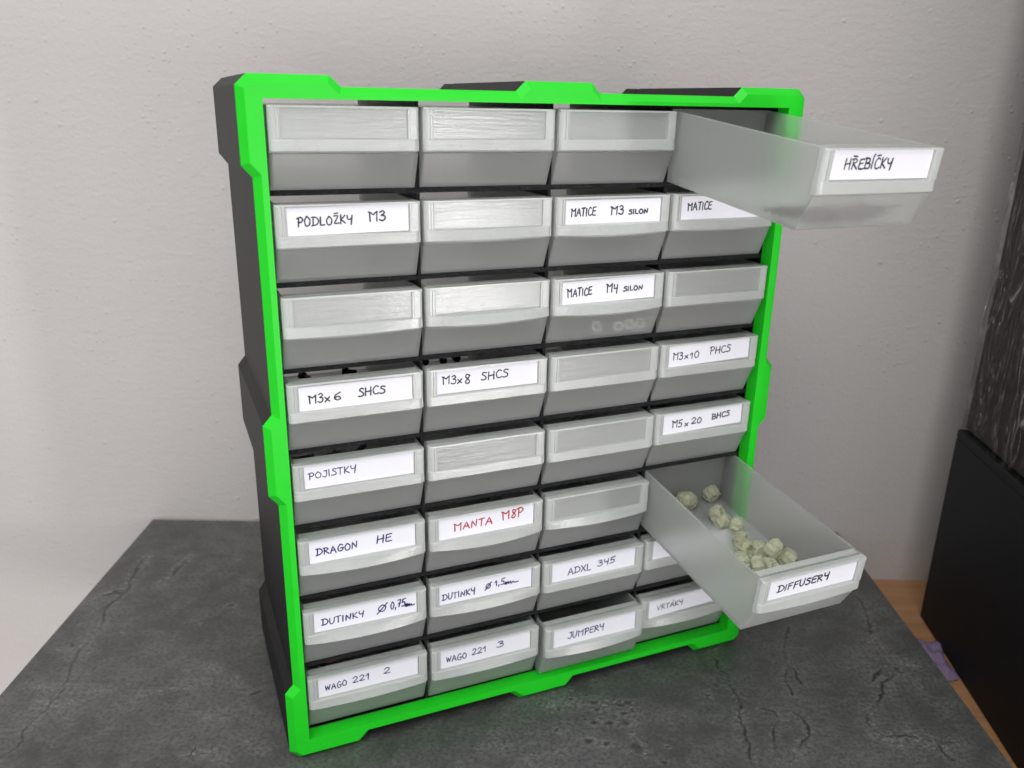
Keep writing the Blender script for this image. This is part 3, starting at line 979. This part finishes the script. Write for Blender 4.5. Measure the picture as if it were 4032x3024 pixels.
LAB = {
    (0, 0): 'blank clear drawer directly above the drawer labelled PODLOŽKY M3',
    (1, 0): 'blank clear drawer in the top row between two other blank drawers',
    (2, 0): 'blank clear drawer in the top row beside the pulled out HŘEBÍČKY drawer',
    (3, 0): 'pulled out drooping drawer labelled HŘEBÍČKY with nails inside',
    (0, 1): 'clear drawer with white paper label reading PODLOŽKY M3',
    (1, 1): 'blank glinting drawer right of the drawer labelled PODLOŽKY M3',
    (2, 1): 'bow-fronted drawer with paper label reading MATICE M3 SILON',
    (3, 1): 'drawer labelled MATICE partly hidden under the pulled out HŘEBÍČKY drawer',
    (0, 2): 'blank clear drawer between the PODLOŽKY M3 and M3x6 SHCS drawers',
    (1, 2): 'blank bow-fronted drawer left of the drawer labelled MATICE M4 SILON',
    (2, 2): 'bow-fronted drawer with paper label reading MATICE M4 SILON',
    (3, 2): 'blank drawer with dark reddish contents above the M3x10 PHCS drawer',
    (0, 3): 'clear drawer with white paper label reading M3x6 SHCS',
    (1, 3): 'clear drawer with white paper label reading M3x8 SHCS',
    (2, 3): 'blank clear drawer between the M3x8 SHCS and M3x10 PHCS drawers',
    (3, 3): 'clear drawer with white paper label reading M3x10 PHCS',
    (0, 4): 'clear drawer with paper label reading POJISTKY in blue',
    (1, 4): 'blank clear drawer right of the drawer labelled POJISTKY',
    (2, 4): 'blank clear drawer left of the drawer labelled M5x20 BHCS',
    (3, 4): 'clear drawer with white paper label reading M5x20 BHCS',
    (0, 5): 'drawer with two dark blue words ending in HE on its paper label',
    (1, 5): 'drawer with red handwriting on its white paper label',
    (2, 5): 'blank bow-fronted drawer between the red lettered and DIFFUSERY drawers',
    (3, 5): 'pulled out drooping drawer labelled DIFFUSERY with pale yellow pieces inside',
    (0, 6): 'clear drawer with blue paper label text DUTINKY Ø 0,75mm',
    (1, 6): 'clear drawer with blue paper label text DUTINKY Ø 1,5mm',
    (2, 6): 'drawer with blue paper label text ending in 345',
    (3, 6): 'labelled drawer mostly hidden behind the pulled out DIFFUSERY drawer',
    (0, 7): 'bottom drawer with blue label text ending in the number 2',
    (1, 7): 'bottom drawer with blue label text ending in the number 3',
    (2, 7): 'bottom drawer labelled JUMPERY, pulled slightly out over the green frame',
    (3, 7): 'bottom drawer labelled VRTÁKY under the pulled out DIFFUSERY drawer',
}
rnd = random.Random(11)


def paper_mesh():
    V, F = [], []
    box_vf(V, F, 0, PW, -.01, 0.004, 0, PH)
    return mesh_from('paper_label', V, F)


PAPER = paper_mesh()
OPEN = {(3, 0): (-7.42, -3.74, 0.112), (3, 5): (-7.22, -18.62, 0.104)}
DR = {}
for k in range(8):
    for j in range(4):
        x0, z0 = 5*j + 0.05, ZS(k+1) + 0.05
        if (j, k) in OPEN:
            y0, z0, tilt = OPEN[(j, k)]
        else:
            y0, tilt = rnd.uniform(-.03, .05), 0.0
            if (j, k) == (2, 7):
                y0, z0 = -0.42, z0 + 0.015
        loc = CW(x0 + rnd.uniform(-.015, .015), y0, z0)
        d = thing('drawer', LAB[(j, k)], 'drawer', loc, (tilt, 0, YAW), 'clear drawers of the green framed cabinet')
        DR[(j, k)] = d
        link('tray', TRAY, M['tray'], d)
        link('front_panel', FRONTS[BOW.get((j, k), 0.0)], M['front'], d)
        if (j, k) in T:
            txt, ink, wid, (px, pz, tl) = T[(j, k)]
            p = link('paper_label', PAPER, M['paper'], d)
            p.location = Vector(((0.39 + px)*S, -.537*S, (1.655 + pz)*S))
            p.rotation_euler = (0, -tl, 0)
            link('writing', write(txt, j*10 + k, wid, ink == 'ink'), M[ink], p)


# ---------------------------------------------------------------- what lies in the drawers
def inside(d, x, y, z):                # drawer cm -> world
    return Matrix.LocRotScale(d.location, d.rotation_euler, None) @ Vector((x*S, y*S, z*S))


def diffuser_mesh(seed):
    rr = random.Random(seed)
    V, F = [], []
    n = 30
    prof = [(0.0, 0.02), (.20, 0.0), (.29, .06), (.30, .18), (.33, .32), (.31, .42), (.24, .47), (.20, .40), (.17, .22), (0.0, .20)]
    for (r_, z) in prof:
        for i in range(n):
            a = 2*math.pi*i/n
            q = r_*(1 + (0.09 if i % 3 == 0 else -0.03)*(1 if z > .05 else 0) + rr.uniform(-.05, .05))
            V.append((q*math.cos(a), q*math.sin(a), z + rr.uniform(-.015, .015)*(r_ > 0.01)))
    for p in range(len(prof) - 1):
        for i in range(n):
            F.append((p*n+i, p*n+(i+1) % n, (p+1)*n+(i+1) % n, (p+1)*n+i))
    me = mesh_from('light_diffuser', V, F)
    bm = bmesh.new()
    bm.from_mesh(me)
    bmesh.ops.remove_doubles(bm, verts=bm.verts, dist=0.0002)
    bm.to_mesh(me)
    bm.free()
    return me


DM = [diffuser_mesh(s) for s in range(3)]
dd = DR[(3, 5)]
# drawer-local spots (x, y, height, tumble)
SP = [(2.86, 8.0, .12, 1.3), (2.5, 7.55, .42, .6), (4.2, 7.7, .12, 1.2), (2.2, 7.75, .12, .5), (3.2, 6.5, .12, .9), (3.5, 5.75, .11, .3), (3.95, 5.2, .11, 1.4), (3.35, 4.9, .12, .2),
      (2.95, 4.1, .12, 2.0), (3.6, 4.35, .12, .4), (2.7, 3.2, .12, 1.1), (4.3, 3.0, .46, .7), (4.25, 3.15, .11, .2), (3.6, 3.4, .12, 1.4), (3.55, 2.45, .13, 1.5), (4.2, 2.1, .12, .2), (3.05, 1.7, .13, 2.6),
      (3.85, 2.75, .50, 1.9), (3.5, 1.6, .42, .9), (2.3, 2.3, .12, .5), (3.9, 1.3, .12, .1), (2.6, 1.2, .12, 1.2), (3.1, 2.6, .45, .3), (2.1, 3.9, .11, .3)]
for i, (x, y, h, tt) in enumerate(SP):
    o = link('light_diffuser', DM[i % 3], M['diffuser'])
    o.scale = (1.22, 1.22, 1.15)
    if tt > 0.8:
        h += 0.24
    o.location = inside(dd, x, y, h)
    o.rotation_euler = (tt if tt > 0.8 else 0.1, 0.2*i, i*1.7)
    tag(o, 'pale yellow clear ribbed plastic cap lying in the DIFFUSERY drawer', 'plastic cap', 'diffuser caps in the DIFFUSERY drawer')


def cyl(V, F, p, q, r0, r1, n=10):
    p, q = Vector(p), Vector(q)
    ax = (q - p).normalized()
    s = ax.orthogonal().normalized()
    t = ax.cross(s)
    b = len(V)
    for c_, r_ in ((p, r0), (q, r1)):
        for i in range(n):
            a = 2*math.pi*i/n
            V.append(tuple(c_ + r_*(math.cos(a)*s + math.sin(a)*t)))
    for i in range(n):
        F.append((b+i, b+(i+1) % n, b+n+(i+1) % n, b+n+i))
    F.append(tuple(b + i for i in reversed(range(n))))
    F.append(tuple(b + n + i for i in range(n)))


# nails heaped behind the front of the top right drawer
V, F = [], []
rn = random.Random(8)
for i in range(70):
    x, y = rn.uniform(.6, 4.0), rn.uniform(.12, 1.6)
    a = rn.uniform(-.5, .5) + (1.57 if rn.random() < .25 else 0)
    z = .16 + rn.random()*.5*max(0.2, 1 - y/2.4)
    dx, dy = 0.8*math.cos(a), 0.8*math.sin(a)
    p = (min(4.5, max(.2, x - dx*.5)), max(.18, y - dy*.5), z)
    q = (min(4.5, max(.2, x + dx*.5)), max(.18, y + dy*.5), z + rn.uniform(-.05, .12))
    cyl(V, F, p, q, .045, .04, 7)
    dirv = (Vector(q) - Vector(p)).normalized()*.03
    cyl(V, F, p, tuple(Vector(p) - dirv), .10, .10, 9)
o = link('nails', mesh_from('nails', V, F), M['nail'])
o.location = DR[(3, 0)].location
o.rotation_euler = DR[(3, 0)].rotation_euler
tag(o, 'heap of small brown nails seen blurred through the front of the HŘEBÍČKY drawer', 'nails', kind='stuff')

V, F = [], []
for i in range(26):
    x, y = rn.uniform(.4, 4.2), rn.uniform(.3, 2.6)
    cyl(V, F, (x, y, .11), (x + rn.uniform(-.1, .1), y, rn.uniform(.3, .55)), rn.uniform(.12, .2), .12, 8)
o = link('small_parts', mesh_from('small_parts', V, F), M['rust'])
o.location = DR[(3, 2)].location
o.rotation_euler = DR[(3, 2)].rotation_euler
tag(o, 'dark red small parts blurred behind the frosted front above the M3x10 PHCS drawer', 'small parts', kind='stuff')


def screw_mesh(L):
    V, F = [], []
    cyl(V, F, (0, 0, 0), (0, 0, .22), .19, .19, 16)
    cyl(V, F, (0, 0, .2205), (0, 0, .2206 + L), .1, .1, 12)
    return bevel_mesh(mesh_from('screw', V, F), .02)


SC6, SC8 = screw_mesh(.4), screw_mesh(.55)


def place(me, name, mat, key, x, y, z, rot, label, cat, group):
    o = link(name, me, M[mat])
    o.location = inside(DR[key], x, y, z)
    o.rotation_euler = rot
    return tag(o, label, cat, group)


for x, y, rz in ((1.68, 7.6, .5), (3.55, 7.6, 1.0)):
    place(SC6, 'screw', 'steel', (0, 3), x, y, .30, (1.57, 0, YAW + rz), 'small black cap screw lying in the M3x6 SHCS drawer', 'screw', 'screws in the M3x6 drawer')
for x, y, rz in ((2.42, 7.55, .1), (3.28, 7.5, -.2), (4.02, 7.6, .2), (2.0, 7.4, 1.4)):
    place(SC8, 'screw', 'steel', (1, 3), x, y, .31, (1.57, 0, YAW + rz + 3.14), 'small black cap screw lying in the M3x8 SHCS drawer', 'screw', 'screws in the M3x8 drawer')


def fuse_mesh():
    V, F = [], []
    cyl(V, F, (-.5, 0, 0), (-.25, 0, 0), .13, .13, 12)
    cyl(V, F, (-.249, 0, 0), (.249, 0, 0), .115, .115, 12)
    cyl(V, F, (.25, 0, 0), (.5, 0, 0), .13, .13, 12)
    return mesh_from('fuse', V, F)


FM = fuse_mesh()
for x, y, rz in ((2.0, 5.3, .3), (3.0, 5.4, -.4), (3.7, 5.6, .9), (2.6, 6.0, 1.4), (1.2, 5.5, .1)):
    place(FM, 'fuse', 'fuse', (0, 4), x, y, .24, (0, 0, YAW + rz), 'small grey glass fuse lying in the POJISTKY drawer', 'fuse', 'fuses in the POJISTKY drawer')


def nut_mesh():
    V, F = [], []
    n = 6
    for z in (0, .16):
        for r_ in (.24, .13):
            for i in range(24):
                a = 2*math.pi*i/24
                q = r_ if r_ < .2 else r_*math.cos(math.pi/6)/math.cos((a % (math.pi/3)) - math.pi/6)
                V.append((q*math.cos(a), q*math.sin(a), z))
    for i in range(24):
        j = (i+1) % 24
        F += [(i, j, 24+j, 24+i), (48+i, 72+i, 72+j, 48+j), (i, 48+i, 48+j, j), (24+i, 24+j, 72+j, 72+i)]
    return mesh_from('nut', V, F)


NM = nut_mesh()
for x, y, rx in ((2.4, .45, 1.2), (3.35, .38, 1.5), (3.9, .4, 1.25), (4.42, .42, 1.35)):
    place(NM, 'nut', 'nylon', (2, 2), x, y, .36, (rx, 0, YAW), 'pale nut leaning against the front inside the MATICE M4 SILON drawer', 'nut', 'nuts in the MATICE M4 drawer')

V, F = [], []
box_vf(V, F, -.42, .42, -.35, .35, 0, .62)
conn = thing('wire_connector', 'small wire connector with orange red lever in the bottom drawer ending in 2', 'connector', inside(DR[(0, 7)], 1.55, 3.0, .105), (0, 0, YAW + .15))
link('housing', bevel_mesh(mesh_from('housing', V, F), .05), M['fuse'], conn)
V, F = [], []
box_vf(V, F, -.36, .36, -.30, .12, .622, .80)
link('lever', bevel_mesh(mesh_from('lever', V, F), .03), M['lever'], conn)
